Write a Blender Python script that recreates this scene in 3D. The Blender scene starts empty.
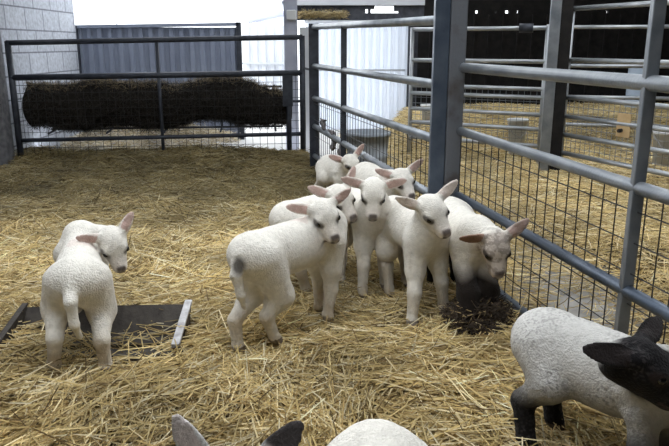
import bpy, bmesh, math, random
import numpy as np
from mathutils import Vector, Matrix, noise

random.seed(7)
RNG = np.random.default_rng(11)
SC = bpy.context.scene
COL = SC.collection
PI = math.pi

# ------------------------------------------------------------------ tags
def tag(o, label=None, cat=None, group=None, kind=None):
    if label: o['label'] = label
    if cat: o['category'] = cat
    if group: o['group'] = group
    if kind: o['kind'] = kind
    return o

def empty(name, loc=(0, 0, 0), rz=0.0):
    o = bpy.data.objects.new(name, None)
    o.empty_display_size = .1
    COL.objects.link(o)
    o.location = loc
    o.rotation_euler = (0, 0, rz)
    return o

def link_mesh(name, me, mat, parent=None):
    o = bpy.data.objects.new(name, me)
    COL.objects.link(o)
    for m in (mat if isinstance(mat, (list, tuple)) else [mat]):
        me.materials.append(m)
    if parent is not None:
        o.parent = parent
        o.matrix_parent_inverse = Matrix.Translation(-Vector(parent.location)) if parent.rotation_euler[2] == 0 else Matrix()
    return o

# ------------------------------------------------------------------ materials
def mat(name, col, rough=.8, metal=0.0, nscale=None, ncol=None, bump=0.0, bscale=None, spec=.3, detail=4, coords='Object', contrast=(.35, .65)):
    m = bpy.data.materials.new(name)
    m.use_nodes = True
    nt = m.node_tree
    b = nt.nodes['Principled BSDF']
    b.inputs['Base Color'].default_value = (*col, 1)
    b.inputs['Roughness'].default_value = rough
    b.inputs['Metallic'].default_value = metal
    b.inputs['Specular IOR Level'].default_value = spec
    tc = nt.nodes.new('ShaderNodeTexCoord')
    if nscale:
        n = nt.nodes.new('ShaderNodeTexNoise')
        n.inputs['Scale'].default_value = nscale
        n.inputs['Detail'].default_value = detail
        nt.links.new(tc.outputs[coords], n.inputs['Vector'])
        r = nt.nodes.new('ShaderNodeValToRGB')
        r.color_ramp.elements[0].position = contrast[0]
        r.color_ramp.elements[1].position = contrast[1]
        r.color_ramp.elements[0].color = (*col, 1)
        r.color_ramp.elements[1].color = (*(ncol or col), 1)
        nt.links.new(n.outputs['Fac'], r.inputs['Fac'])
        nt.links.new(r.outputs['Color'], b.inputs['Base Color'])
    if bump:
        n2 = nt.nodes.new('ShaderNodeTexNoise')
        n2.inputs['Scale'].default_value = bscale or 60
        n2.inputs['Detail'].default_value = 5
        nt.links.new(tc.outputs[coords], n2.inputs['Vector'])
        bp = nt.nodes.new('ShaderNodeBump')
        bp.inputs['Strength'].default_value = bump
        bp.inputs['Distance'].default_value = .01
        nt.links.new(n2.outputs['Fac'], bp.inputs['Height'])
        nt.links.new(bp.outputs['Normal'], b.inputs['Normal'])
    return m

def tint_mat(name, rough=.85, bump=0.0, bscale=120, spec=.2, sheen=0.0, trans=0.0, speck=0.0):
    """colour from the point attribute 'tint' (own colour, with some painted shading)"""
    m = bpy.data.materials.new(name)
    m.use_nodes = True
    nt = m.node_tree
    b = nt.nodes['Principled BSDF']
    a = nt.nodes.new('ShaderNodeAttribute')
    a.attribute_name = 'tint'
    out = a.outputs['Color']
    tc = nt.nodes.new('ShaderNodeTexCoord')
    if speck:
        n = nt.nodes.new('ShaderNodeTexNoise')
        n.inputs['Scale'].default_value = 55
        n.inputs['Detail'].default_value = 6
        nt.links.new(tc.outputs['Object'], n.inputs['Vector'])
        mr = nt.nodes.new('ShaderNodeMapRange')
        mr.inputs['From Min'].default_value = .35
        mr.inputs['From Max'].default_value = .65
        mr.inputs['To Min'].default_value = 1 - speck
        mr.inputs['To Max'].default_value = 1.0
        nt.links.new(n.outputs['Fac'], mr.inputs['Value'])
        mx = nt.nodes.new('ShaderNodeMix')
        mx.data_type = 'RGBA'
        mx.blend_type = 'MULTIPLY'
        mx.inputs['Factor'].default_value = 1
        nt.links.new(out, mx.inputs[6])
        nt.links.new(mr.outputs['Result'], mx.inputs[7])
        out = mx.outputs[2]
    nt.links.new(out, b.inputs['Base Color'])
    b.inputs['Roughness'].default_value = rough
    b.inputs['Specular IOR Level'].default_value = spec
    if sheen:
        b.inputs['Sheen Weight'].default_value = sheen
        b.inputs['Sheen Roughness'].default_value = .6
    if bump:
        n2 = nt.nodes.new('ShaderNodeTexNoise')
        n2.inputs['Scale'].default_value = bscale
        n2.inputs['Detail'].default_value = 4
        nt.links.new(tc.outputs['Object'], n2.inputs['Vector'])
        bp = nt.nodes.new('ShaderNodeBump')
        bp.inputs['Strength'].default_value = bump
        bp.inputs['Distance'].default_value = .01
        nt.links.new(n2.outputs['Fac'], bp.inputs['Height'])
        nt.links.new(bp.outputs['Normal'], b.inputs['Normal'])
    return m

M = {}
M['galv'] = mat('galvanised_steel', (.19, .21, .235), .40, .6, 9, (.30, .32, .345), .15, 90, .5)
M['galv_pale'] = mat('bright_galvanised_steel', (.34, .36, .39), .4, .5, 9, (.46, .48, .50), .15, 90, .5)
M['galv_blue'] = mat('dull_blue_steel', (.065, .085, .12), .36, .55, 8, (.11, .135, .175), .15, 80, .5)
M['galv_rust'] = mat('weathered_galvanised_post', (.15, .16, .18), .5, .5, 7, (.075, .06, .05), .25, 60, .4, 5, 'Object', (.52, .74))
M['dark_steel'] = mat('near_black_steel', (.022, .026, .036), .5, .2, 14, (.045, .05, .065), .15, 70, .4)  # near-black steel for the far gate, posts, rack and stiles
M['wire'] = mat('dark_wire', (.035, .035, .036), .5, .5)
M['wire_pale'] = mat('pale_wire', (.26, .28, .31), .45, .5)
M['wood_post'] = mat('weathered_timber', (.10, .10, .11), .9, 0, 18, (.17, .17, .18), .5, 50)
M['trough_wood'] = mat('dark_trough_board', (.030, .025, .021), .75, 0, 20, (.055, .047, .04), .4, 60)
M['trough_strip'] = mat('worn_grey_metal_strip', (.30, .29, .29), .45, .4, 25, (.5, .49, .5), .2, 60)
M['grey_sheet'] = mat('grey_box_profile_sheet', (.19, .215, .285), .6, 0, 3, (.23, .26, .335))  # lightened and blued to paint in haze over the yard
M['white_sheet'] = mat('white_box_profile_sheet', (.62, .65, .70), .5, 0, 3, (.72, .74, .78))
M['eave'] = mat('grey_eave_board', (.045, .048, .06), .9, 0, 14, (.08, .085, .10))
def translucent_sheet():
    m = mat('white_translucent_sheet', (.74, .77, .82), .5, 0, 3, (.8, .82, .86))
    nt = m.node_tree; t = nt.nodes.new('ShaderNodeBsdfTranslucent'); t.inputs['Color'].default_value = (.92, .95, 1, 1)
    mx = nt.nodes.new('ShaderNodeMixShader'); mx.inputs[0].default_value = .55
    nt.links.new(nt.nodes['Principled BSDF'].outputs[0], mx.inputs[1]); nt.links.new(t.outputs[0], mx.inputs[2])
    nt.links.new(mx.outputs[0], nt.nodes['Material Output'].inputs['Surface'])
    return m
M['white_steel'] = mat('white_box_profile_steel', (.66, .68, .72), .5, 0, 3, (.74, .76, .80))
M['white_sheet'] = translucent_sheet()
M['dark_wall'] = mat('dark_boards', (.007, .0065, .0065), .9, 0, 12, (.015, .013, .012), .3, 20)
M['roof_sheet'] = mat('grey_roof_sheet', (.12, .125, .13), .8)
M['pale_paint'] = mat('pale_grey_paint', (.55, .57, .62), .6, 0, 5, (.62, .64, .68))
M['column'] = mat('blue_grey_column', (.38, .40, .50), .6, 0, 8, (.45, .47, .56))
M['concrete'] = mat('concrete_floor', (.21, .20, .185), .9, 0, 9, (.31, .295, .27), .35, 40)
M['yard'] = mat('pale_yard_concrete', (.50, .50, .50), .9, 0, 4, (.58, .57, .55), .2, 30)
M['plastic_white'] = mat('white_plastic', (.72, .73, .74), .4)
M['plastic_blue'] = mat('blue_grey_plastic', (.24, .27, .31), .5, 0, 6, (.33, .36, .40))
M['pale_blue'] = mat('pale_blue_plastic', (.36, .43, .52), .5)
M['ply'] = mat('pale_plywood', (.48, .33, .17), .8, 0, 12, (.56, .41, .23))
M['black'] = mat('black_mark', (.012, .012, .012), .7)
M['scrap'] = mat('grey_brown_plastic_film', (.10, .095, .10), .6, 0, 30, (.2, .18, .18))
M['eye'] = mat('dark_eye', (.004, .003, .003), .12, 0, spec=.6)
M['lamb'] = tint_mat('lamb_fleece', .92, .55, 160, .08, .06, speck=.13)
M['straw'] = tint_mat('straw_strands', .7, 0, 1, .25)
M['bed'] = mat('straw_bed', (.045, .032, .014), .95, 0, 70, (.14, .10, .045), .8, 120, .1, 8)

def block_mat():
    m = bpy.data.materials.new('concrete_block_wall')
    m.use_nodes = True
    nt = m.node_tree
    b = nt.nodes['Principled BSDF']
    g = nt.nodes.new('ShaderNodeNewGeometry')
    s = nt.nodes.new('ShaderNodeSeparateXYZ')
    c = nt.nodes.new('ShaderNodeCombineXYZ')
    nt.links.new(g.outputs['Position'], s.inputs[0])
    nt.links.new(s.outputs['Y'], c.inputs['X'])
    nt.links.new(s.outputs['Z'], c.inputs['Y'])
    mp = nt.nodes.new('ShaderNodeMapping')
    mp.inputs['Location'].default_value = (.12, .055, 0)
    nt.links.new(c.outputs[0], mp.inputs['Vector'])
    br = nt.nodes.new('ShaderNodeTexBrick')
    br.inputs['Scale'].default_value = 1
    br.inputs['Brick Width'].default_value = .45
    br.inputs['Row Height'].default_value = .225
    br.inputs['Mortar Size'].default_value = .009
    br.inputs['Mortar Smooth'].default_value = .3
    br.inputs['Color1'].default_value = (.46, .49, .56, 1)
    br.inputs['Color2'].default_value = (.52, .55, .62, 1)
    br.inputs['Mortar'].default_value = (.20, .21, .25, 1)
    nt.links.new(mp.outputs[0], br.inputs['Vector'])
    n = nt.nodes.new('ShaderNodeTexNoise')
    n.inputs['Scale'].default_value = 26
    n.inputs['Detail'].default_value = 6
    nt.links.new(g.outputs['Position'], n.inputs['Vector'])
    mr = nt.nodes.new('ShaderNodeMapRange')
    mr.inputs['From Min'].default_value = .3
    mr.inputs['From Max'].default_value = .7
    mr.inputs['To Min'].default_value = .72
    mr.inputs['To Max'].default_value = 1.1
    nt.links.new(n.outputs['Fac'], mr.inputs['Value'])
    mx = nt.nodes.new('ShaderNodeMix')
    mx.data_type = 'RGBA'
    mx.blend_type = 'MULTIPLY'
    mx.inputs['Factor'].default_value = 1
    nt.links.new(br.outputs['Color'], mx.inputs[6])
    nt.links.new(mr.outputs['Result'], mx.inputs[7])
    nt.links.new(mx.outputs[2], b.inputs['Base Color'])
    b.inputs['Roughness'].default_value = .95
    bp = nt.nodes.new('ShaderNodeBump')
    bp.inputs['Strength'].default_value = .5
    bp.inputs['Distance'].default_value = .01
    nt.links.new(n.outputs['Fac'], bp.inputs['Height'])
    nt.links.new(bp.outputs['Normal'], b.inputs['Normal'])
    return m
M['block'] = block_mat()

# ------------------------------------------------------------------ mesh builder
class MB:
    def __init__(s):
        s.v, s.f, s.sm = [], [], []
    def _add(s, vs, fs, smooth=False):
        k = len(s.v)
        s.v += [tuple(v) for v in vs]
        s.f += [tuple(i + k for i in f) for f in fs]
        s.sm += [smooth] * len(fs)
        return s
    def box(s, lo, hi, mtx=None, bev=0.0):
        (a, b, c), (d, e, f) = lo, hi
        if bev > 0:
            bm = bmesh.new()
            bmesh.ops.create_cube(bm, size=1)
            for v in bm.verts:
                v.co = Vector(((a + d) / 2 + v.co.x * (d - a), (b + e) / 2 + v.co.y * (e - b), (c + f) / 2 + v.co.z * (f - c)))
            bmesh.ops.bevel(bm, geom=bm.edges[:], offset=bev, segments=2, affect='EDGES', profile=.5)
            vs = [v.co.copy() for v in bm.verts]
            for i, v in enumerate(bm.verts): v.index = i
            fs = [[v.index for v in fa.verts] for fa in bm.faces]
            bm.free()
        else:
            vs = [Vector(p) for p in ((a, b, c), (d, b, c), (d, e, c), (a, e, c), (a, b, f), (d, b, f), (d, e, f), (a, e, f))]
            fs = [(3, 2, 1, 0), (4, 5, 6, 7), (0, 1, 5, 4), (1, 2, 6, 5), (2, 3, 7, 6), (3, 0, 4, 7)]
        if mtx is not None: vs = [mtx @ v for v in vs]
        return s._add(vs, fs)
    def bar(s, p, q, w, h, up=(0, 0, 1), bev=0.0):
        """rectangular bar from p to q, w across and h along up"""
        p, q = Vector(p), Vector(q)
        x = (q - p); L = x.length; x.normalize()
        u = Vector(up); y = u.cross(x)
        if y.length < 1e-4: y = Vector((0, 1, 0)).cross(x)
        y.normalize(); z = x.cross(y)
        m = Matrix(((x.x, y.x, z.x, p.x), (x.y, y.y, z.y, p.y), (x.z, y.z, z.z, p.z), (0, 0, 0, 1)))
        return s.box((0, -w / 2, -h / 2), (L, w / 2, h / 2), m, bev)
    def tube(s, pts, r, n=10, cap=True):
        pts = [Vector(p) for p in pts]
        rs = r if isinstance(r, (list, tuple)) else [r] * len(pts)
        d0 = (pts[1] - pts[0]).normalized()
        a = Vector((0, 0, 1)) if abs(d0.z) < .9 else Vector((1, 0, 0))
        x = d0.cross(a).normalized()
        vs = []
        for i, p in enumerate(pts):
            t = (pts[min(i + 1, len(pts) - 1)] - pts[max(i - 1, 0)]).normalized()
            x = (x - t * x.dot(t)).normalized()
            y = t.cross(x)
            for j in range(n):
                an = 2 * PI * j / n
                vs.append(p + (x * math.cos(an) + y * math.sin(an)) * rs[i])
        fs = []
        for i in range(len(pts) - 1):
            for j in range(n):
                fs.append((i * n + j, i * n + (j + 1) % n, (i + 1) * n + (j + 1) % n, (i + 1) * n + j))
        k = len(s.v)
        s._add(vs, fs, n > 4)
        if cap:
            s.f += [tuple(k + j for j in range(n))[::-1], tuple(k + (len(pts) - 1) * n + j for j in range(n))]
            s.sm += [False, False]
        return s
    def lathe(s, prof, c=(0, 0, 0), n=28):
        vs, fs = [], []
        for (r, z) in prof:
            for j in range(n):
                an = 2 * PI * j / n
                vs.append((c[0] + r * math.cos(an), c[1] + r * math.sin(an), c[2] + z))
        for i in range(len(prof) - 1):
            for j in range(n):
                fs.append((i * n + j, i * n + (j + 1) % n, (i + 1) * n + (j + 1) % n, (i + 1) * n + j))
        return s._add(vs, fs, True)
    def build(s, name, m, parent=None):
        me = bpy.data.meshes.new(name)
        me.from_pydata(s.v, [], s.f)
        me.polygons.foreach_set('use_smooth', s.sm)
        me.update()
        return link_mesh(name, me, m, parent)

def np_mesh(name, V, F, tint=None, smooth=True):
    """mesh from numpy verts and quads, with an optional point colour"""
    me = bpy.data.meshes.new(name)
    nv, nf, k = len(V), len(F), F.shape[1]
    me.vertices.add(nv)
    me.vertices.foreach_set('co', np.ascontiguousarray(V, dtype=np.float32).ravel())
    me.loops.add(nf * k)
    me.loops.foreach_set('vertex_index', np.ascontiguousarray(F, dtype=np.int32).ravel())
    me.polygons.add(nf)
    me.polygons.foreach_set('loop_start', np.arange(0, nf * k, k, dtype=np.int32))
    me.polygons.foreach_set('use_smooth', np.full(nf, smooth, dtype=bool))
    if tint is not None:
        a = me.attributes.new('tint', 'FLOAT_COLOR', 'POINT')
        c = np.ones((nv, 4), dtype=np.float32)
        c[:, :3] = tint
        a.data.foreach_set('color', c.ravel())
    me.update(calc_edges=True)
    me.validate()
    return me

# ------------------------------------------------------------------ ground shape
FA0, FA1 = Vector((-.187, 6.4)), Vector((.53, 3.5))         # dividing fence, far gate
FB0, FB1 = Vector((.63, 3.53)), Vector((1.298, .25))        # dividing fence, near gate
def fence_x(y):
    y = np.asarray(y, dtype=float)
    return np.where(y > 3.5, -.187 + (6.4 - y) * .2472, .56 + (3.5 - y) * .2035 + .075)

def hgt(x, y):
    x = np.asarray(x, dtype=float); y = np.asarray(y, dtype=float)
    h = -.034 + .013 * np.sin(3.1 * x + 1.3 * np.sin(1.7 * y)) + .011 * np.sin(4.3 * y + 2.1 * np.sin(1.1 * x) + .6) + .007 * np.sin(9 * x + 5 * y)
    h = h + .011 * np.sin(12 * x + 2.5 * np.sin(6 * y)) * np.sin(10.5 * y + 2 * np.sin(5 * x))
    h = h + .13 * np.clip((y - 5.9) / .8, 0, 1) ** 2
    return h

flat = lambda x, y: np.full_like(x, -.03) + .30 * np.clip((y - 6.8) / 1.4, 0, 1) ** 1.2 * np.clip((x - .7) / .3, 0, 1) + .05 * np.clip((x - 1.3) / .5, 0, 1) + .012 * np.sin(5 * x + 3 * y)

def grid_mesh(name, x0, x1, y0, y1, step, zf, m, keep=None):
    xs = np.arange(x0, x1 + 1e-6, step); ys = np.arange(y0, y1 + 1e-6, step)
    X, Y = np.meshgrid(xs, ys, indexing='ij')
    V = np.stack([X.ravel(), Y.ravel(), zf(X, Y).ravel()], 1)
    nx, ny = len(xs), len(ys)
    I, J = np.meshgrid(np.arange(nx - 1), np.arange(ny - 1), indexing='ij')
    a = (I * ny + J).ravel()
    F = np.stack([a, a + ny, a + ny + 1, a + 1], 1)
    return link_mesh(name, np_mesh(name, V, F), m)

# ------------------------------------------------------------------ straw strands
STRAW = np.array([(.69, .545, .275), (.60, .46, .205), (.80, .67, .40), (.50, .37, .16), (.37, .26, .11), (.86, .76, .52), (.17, .115, .05)])
STRAW_P = np.array([.22, .22, .16, .15, .11, .07, .07])
def strands(name, P, yaw, pitch, L, W, tint, mat_, parent=None, curl=.16):
    """N bent three-sided stalks: P centres, L lengths, W widths"""
    N = len(P)
    d = np.stack([np.cos(yaw) * np.cos(pitch), np.sin(yaw) * np.cos(pitch), np.sin(pitch)], 1)
    sd = np.stack([-np.sin(yaw), np.cos(yaw), np.zeros(N)], 1)
    up = np.cross(d, sd)
    k = RNG.normal(0, curl, N)[:, None]; kz = RNG.normal(0, curl * .35, N)[:, None]
    V = np.zeros((N, 9, 3), dtype=np.float32)
    for i, t in enumerate((-.5, 0., .5)):
        c = P + d * (L * t)[:, None] + (sd * k + up * kz) * (L * (t * t - .08))[:, None]
        w = (W * (1.0 if i == 1 else .75))[:, None]
        V[:, i * 3 + 0] = c - sd * w * .5 - up * w * .2
        V[:, i * 3 + 1] = c + sd * w * .5 - up * w * .2
        V[:, i * 3 + 2] = c + up * w * .45
    base = (np.arange(N) * 9)[:, None]
    q = []
    for i in (0, 3):
        for a, b in ((0, 1), (1, 2), (2, 0)):
            q.append([i + a, i + b, i + 3 + b, i + 3 + a])
    F = (base[:, :, None] + np.array(q)[None]).reshape(-1, 4)
    T = np.repeat(tint, 9, axis=0)
    return link_mesh(name, np_mesh(name, V.reshape(-1, 3), F, T, False), mat_, parent)

def pick_tint(n, jit=.2):
    i = RNG.choice(len(STRAW), n, p=STRAW_P)
    return STRAW[i] * (1 + RNG.normal(0, jit, (n, 1)))

def flow(x, y):
    return 1.6 * np.sin(2.3 * x + 1.1 * y) + 1.4 * np.sin(3.1 * y - 1.7 * x + 1.0) + .9 * np.sin(7 * x + 4 * y)

def scatter(n, x0, x1, y0, y1, ok):
    x = RNG.uniform(x0, x1, n); y = RNG.uniform(y0, y1, n)
    m = ok(x, y)
    return x[m], y[m]

# ------------------------------------------------------------------ lamb: one smooth body grown from a field
class Field:
    def __init__(s, lo, hi, h):
        s.h = h; s.lo = np.array(lo)
        n = np.ceil((np.array(hi) - s.lo) / h).astype(int) + 1
        s.ax = [s.lo[i] + np.arange(n[i]) * h for i in range(3)]
        s.F = np.full(n, .08, dtype=np.float32)
    def add(s, fn, lo, hi, k):
        sl = []
        for i in range(3):
            a = max(0, int((lo[i] - s.lo[i]) / s.h) - 1); b = min(len(s.ax[i]), int((hi[i] - s.lo[i]) / s.h) + 2)
            if b <= a: return
            sl.append(slice(a, b))
        X, Y, Z = s.ax[0][sl[0]][:, None, None], s.ax[1][sl[1]][None, :, None], s.ax[2][sl[2]][None, None, :]
        d = fn(X, Y, Z)
        f = s.F[tuple(sl)]
        hh = np.clip(.5 + .5 * (f - d) / k, 0, 1)
        s.F[tuple(sl)] = f * (1 - hh) + d * hh - k * hh * (1 - hh)
    def cone(s, a, b, ra, rb, k=.03, sq=None):
        a, b = np.array(a, float), np.array(b, float)
        ba = b - a; L2 = max(float(ba @ ba), 1e-9)
        def fn(X, Y, Z):
            px, py, pz = X - a[0], Y - a[1], Z - a[2]
            if sq is not None:
                ax, fct = sq
                q = (px * ax[0] + py * ax[1] + pz * ax[2]) * (1 / fct - 1)
                # keep the axis itself unstretched
                px, py, pz = px + ax[0] * q, py + ax[1] * q, pz + ax[2] * q
            t = np.clip((px * ba[0] + py * ba[1] + pz * ba[2]) / L2, 0, 1)
            dx, dy, dz = px - ba[0] * t, py - ba[1] * t, pz - ba[2] * t
            return np.sqrt(dx * dx + dy * dy + dz * dz) - (ra + (rb - ra) * t)
        r = max(ra, rb) + .05
        s.add(fn, np.minimum(a, b) - r, np.maximum(a, b) + r, k)
    def ell(s, c, axes, rad, k=.02, cup=0.0, taper=0.0):
        c = np.array(c, float); A = [np.array(v, float) for v in axes]
        def fn(X, Y, Z):
            px, py, pz = X - c[0], Y - c[1], Z - c[2]
            q = [px * v[0] + py * v[1] + pz * v[2] for v in A]
            if taper: q[1] = q[1] * (1 + taper * q[0] / rad[0])
            if cup: q[2] = q[2] - cup * q[1] * q[1]
            k0 = np.sqrt(sum((q[i] / rad[i]) ** 2 for i in range(3)))
            k1 = np.sqrt(sum((q[i] / rad[i] ** 2) ** 2 for i in range(3))) + 1e-6
            return k0 * (k0 - 1) / k1
        r = max(rad) + .03
        s.add(fn, c - r, c + r, k)
    def nets(s):
        F = s.F; S = F < 0; n = F.shape
        cnt = np.zeros(tuple(i - 1 for i in n), dtype=np.int8)
        for a in (0, 1):
            for b in (0, 1):
                for c in (0, 1):
                    cnt += S[a:n[0] - 1 + a, b:n[1] - 1 + b, c:n[2] - 1 + c]
        mix = (cnt > 0) & (cnt < 8)
        I = np.argwhere(mix)
        acc = np.zeros((len(I), 3)); num = np.zeros(len(I))
        cor = [(a, b, c) for a in (0, 1) for b in (0, 1) for c in (0, 1)]
        for p in cor:
            for ax in range(3):
                if p[ax] == 0:
                    q = list(p); q[ax] = 1
                    f0 = F[I[:, 0] + p[0], I[:, 1] + p[1], I[:, 2] + p[2]]
                    f1 = F[I[:, 0] + q[0], I[:, 1] + q[1], I[:, 2] + q[2]]
                    cr = (f0 < 0) != (f1 < 0)
                    t = np.where(cr, f0 / np.where(cr, f0 - f1, 1), 0)
                    pos = np.tile(np.array(p, float), (len(I), 1)); pos[:, ax] += t
                    acc += pos * cr[:, None]; num += cr
        V = s.lo + (I + acc / num[:, None]) * s.h
        vid = np.full(cnt.shape, -1, dtype=np.int64); vid[mix] = np.arange(len(I))
        Q = []
        for ax in range(3):
            o = [(1, 2), (2, 0), (0, 1)][ax]
            sl0 = [slice(None)] * 3; sl1 = [slice(None)] * 3
            sl0[ax] = slice(0, n[ax] - 1); sl1[ax] = slice(1, n[ax])
            s0, s1 = S[tuple(sl0)], S[tuple(sl1)]
            E = np.argwhere(s0 != s1)
            g = np.all((E[:, list(o)] > 0) & (E[:, list(o)] < np.array([n[o[0]] - 1, n[o[1]] - 1])), axis=1)
            E = E[g]
            ins = s0[E[:, 0], E[:, 1], E[:, 2]]
            quad = []
            for (u, v) in ((1, 1), (0, 1), (0, 0), (1, 0)):
                e = E.copy(); e[:, o[0]] -= u; e[:, o[1]] -= v
                quad.append(vid[e[:, 0], e[:, 1], e[:, 2]])
            quad = np.stack(quad, 1)
            quad[~ins] = quad[~ins][:, ::-1]
            Q.append(quad)
        return V, np.concatenate(Q)

def nrm(v):
    v = np.array(v, float)
    return v / np.linalg.norm(v)

WOOL = np.array((.77, .735, .67)); PINK = np.array((.58, .41, .36)); PALE = np.array((.76, .68, .62))

FEET = []
def lamb(label, R, C, feet, H, n, u, ears=None, hs=1.06, tail=None, wool=WOOL, face=None, legc=None, nose_c=(.075, .055, .052),
         ear_in=PINK, ear_out=PALE, eye_dark=.8, specks=0.0, stain=None, belly=None, fat=1.0, legf=1.0, h=.005, hide_face=False, group='lambs in the straw pen', neck_r=1.0, dirt_shade=.25, ear_s=1.0, tip=None, chest_f=1.0, leg_z=.20):
    """R rump centre, C chest centre, feet HL HR FL FR as ground points, H skull centre, n nose direction, u crown direction"""
    R, C, H = (np.array(v, float) for v in (R, C, H))
    hd = C - R; hd[2] = 0; hd = nrm(hd); lf = np.array((-hd[1], hd[0], 0)); up = np.array((0, 0, 1.))
    n = nrm(n); u = np.array(u, float); u = nrm(u - n * (u @ n)); l = np.cross(u, n)
    FT = [np.array((f[0], f[1], max(-.045, min(float(hgt(f[0], f[1])) + .004, -.012)))) for f in feet]
    FEET.extend((f[0], f[1]) for f in feet)
    allp = np.array([R, C, H] + FT)
    lo = allp.min(0) - .22; hi = allp.max(0) + .22; lo[2] = min(f[2] for f in FT) - .03
    fd = Field(lo, hi, h)
    mid = (R + C) / 2
    fd.cone(R, C, .094 * fat, .092 * fat * chest_f, .03, (lf, .90))
    fd.cone(mid - hd * .06 - up * .03, mid + hd * .07 - up * .035, .088 * fat, .085 * fat * chest_f, .04)
    fd.cone(C + hd * .03 - up * .03, C + hd * .05 + up * .03, .072, .066, .04)
    fd.ell(R - hd * .035 + up * .01, (hd, lf, up), (.085, .083 * fat, .08), .03)
    bones = []
    for i in (0, 1):
        sg = 1 if i == 0 else -1
        hip = R + lf * sg * .05 + up * 0.0
        ft = FT[i]
        st = np.array((0, 0, 0.)) + hip * .6 + ft * .4; st[2] = ft[2] + .215; st = st + hd * .055 + lf * sg * .012
        hk = ft * .75 + hip * .25; hk[2] = ft[2] + .135; hk = hk - hd * .030
        fet = ft - hd * .004 + up * .03
        fd.cone(hip, st, .072 * fat, .056, .03); fd.cone(st, hk, .049, .0275 * legf, .025)
        fd.cone(hk, fet, .0285 * legf, .0225 * legf, .015); fd.cone(fet, ft + hd * .012 + up * .012, .025 * legf, .023, .01)
        bones.append(ft)
    for i in (2, 3):
        sg = 1 if i == 2 else -1
        sh = C + lf * sg * .048 - up * .03 + hd * .012
        ft = FT[i]
        kn = sh * .42 + ft * .58; kn[2] = ft[2] + .145; kn = kn + hd * .010
        el = sh * .8 + ft * .2; el[2] = ft[2] + .235
        fet = ft + up * .035
        fd.cone(sh, el, .062 * fat, .046, .03); fd.cone(el, kn, .041, .030 * legf, .02)
        fd.cone(kn, fet, .030 * legf, .0225 * legf, .015); fd.cone(fet, ft + hd * .012 + up * .012, .025 * legf, .023, .01)
        bones.append(ft)
    nb = H - n * .035 * hs - u * .03 * hs
    ns = C + hd * .045 + up * .035
    fd.cone(ns, nb, .074 * neck_r, .047 * hs * neck_r, .035)
    # head
    fd.ell(H, (n, l, u), (.066 * hs, .054 * hs, .056 * hs), .02)
    fd.cone(H + n * .025 * hs - u * .006 * hs, H + n * .098 * hs - u * .020 * hs, .047 * hs, .0315 * hs, .022, (l, .96))
    fd.cone(H - u * .032 * hs, H + n * .088 * hs - u * .040 * hs, .036 * hs, .022 * hs, .02)
    for sg in (1, -1):   # brow and cheek
        fd.ell(H + n * .036 * hs + l * sg * .034 * hs + u * .022 * hs, (n, l, u), (.02 * hs, .014 * hs, .014 * hs), .014)
    # tail
    if tail is not None:
        tp = [np.array(p, float) for p in tail]
        for i in range(len(tp) - 1):
            ra = .027 - .006 * i; fd.cone(tp[i], tp[i + 1], ra, ra - .004, .014)
    # ears
    E = []
    for sg, key in ((1, 0), (-1, 1)):
        dv, fv = (ears[key] if ears and ears[key] is not None else (l * sg * .93 + u * .22 - n * .18, n * .6 + u * .5))
        dv = nrm(dv); fv = np.array(fv, float); fv = nrm(fv - dv * (fv @ dv)); bv = np.cross(fv, dv)
        bs = H - n * .022 * hs + l * sg * .045 * hs + u * .022 * hs
        cc = bs + dv * .050 * hs * ear_s
        fd.ell(cc, (dv, bv, fv), (.054 * hs * ear_s, .0245 * hs * ear_s, .0078), .008, 8.0, .28)
        fd.cone(bs - dv * .01, bs + dv * .025 * hs, .020 * hs, .014 * hs, .014)
        E.append((cc, dv, bv, fv, bs))
    V, Fq = fd.nets()
    # smooth once along face neighbours, then a little fleece relief
    for it in range(2):
        a2 = np.zeros_like(V); c2 = np.zeros(len(V))
        for i in range(4):
            np.add.at(a2, Fq[:, i], V[Fq[:, (i + 1) % 4]] + V[Fq[:, (i + 3) % 4]]); np.add.at(c2, Fq[:, i], 2)
        V = V * .6 + (a2 / np.maximum(c2, 1)[:, None]) * .4
    fn = np.cross(V[Fq[:, 2]] - V[Fq[:, 0]], V[Fq[:, 3]] - V[Fq[:, 1]])
    N = np.zeros_like(V)
    for i in range(4): np.add.at(N, Fq[:, i], fn)
    N /= (np.linalg.norm(N, axis=1)[:, None] + 1e-12)
    hq = V - H
    hn, hl, hu = hq @ n / hs, hq @ l / hs, hq @ u / hs
    inhead = np.exp(-np.maximum(0, np.linalg.norm(hq - n * .035 * hs, axis=1) - .085 * hs) / .02)
    earw = np.zeros(len(V)); earin = np.zeros(len(V)); eart = np.zeros(len(V)); ears_side = np.zeros(len(V), dtype=int); ear_in = np.atleast_2d(ear_in); ear_out = np.atleast_2d(ear_out)
    for ei, (cc, dv, bv, fv, bs) in enumerate(E):
        q = V - cc
        a = (np.abs(q @ dv) < .075 * hs) & (np.abs(q @ bv) < .045 * hs) & (np.abs(q @ fv) < .045 * hs) & (np.linalg.norm(V - bs, axis=1) > .022 * hs) & (np.linalg.norm(hq, axis=1) > .070 * hs) & (q @ dv > -.045 * hs * ear_s)
        earw[a] = 1; ears_side[a] = ei; earin[a & (N @ fv > .25) & (np.abs(q @ bv) < .0165 * hs * ear_s)] = 1; eart[a] = (q @ dv)[a] / (.054 * hs)
    rel = (1 - inhead) * (1 - earw)
    nz = np.array([noise.noise(Vector(p * 42)) * .55 + noise.noise(Vector(p * 95)) * .45 for p in V])
    V = V + N * (nz * .0022 * rel)[:, None]
    nz2 = np.array([noise.noise(Vector(p * 130)) for p in V]) if specks else nz
    nlow = np.array([noise.noise(Vector(p * 11)) for p in V])
    # the animal's own colours, plus shading mixed into the dirt tone
    T = np.tile(wool, (len(V), 1)).astype(float)
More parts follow.
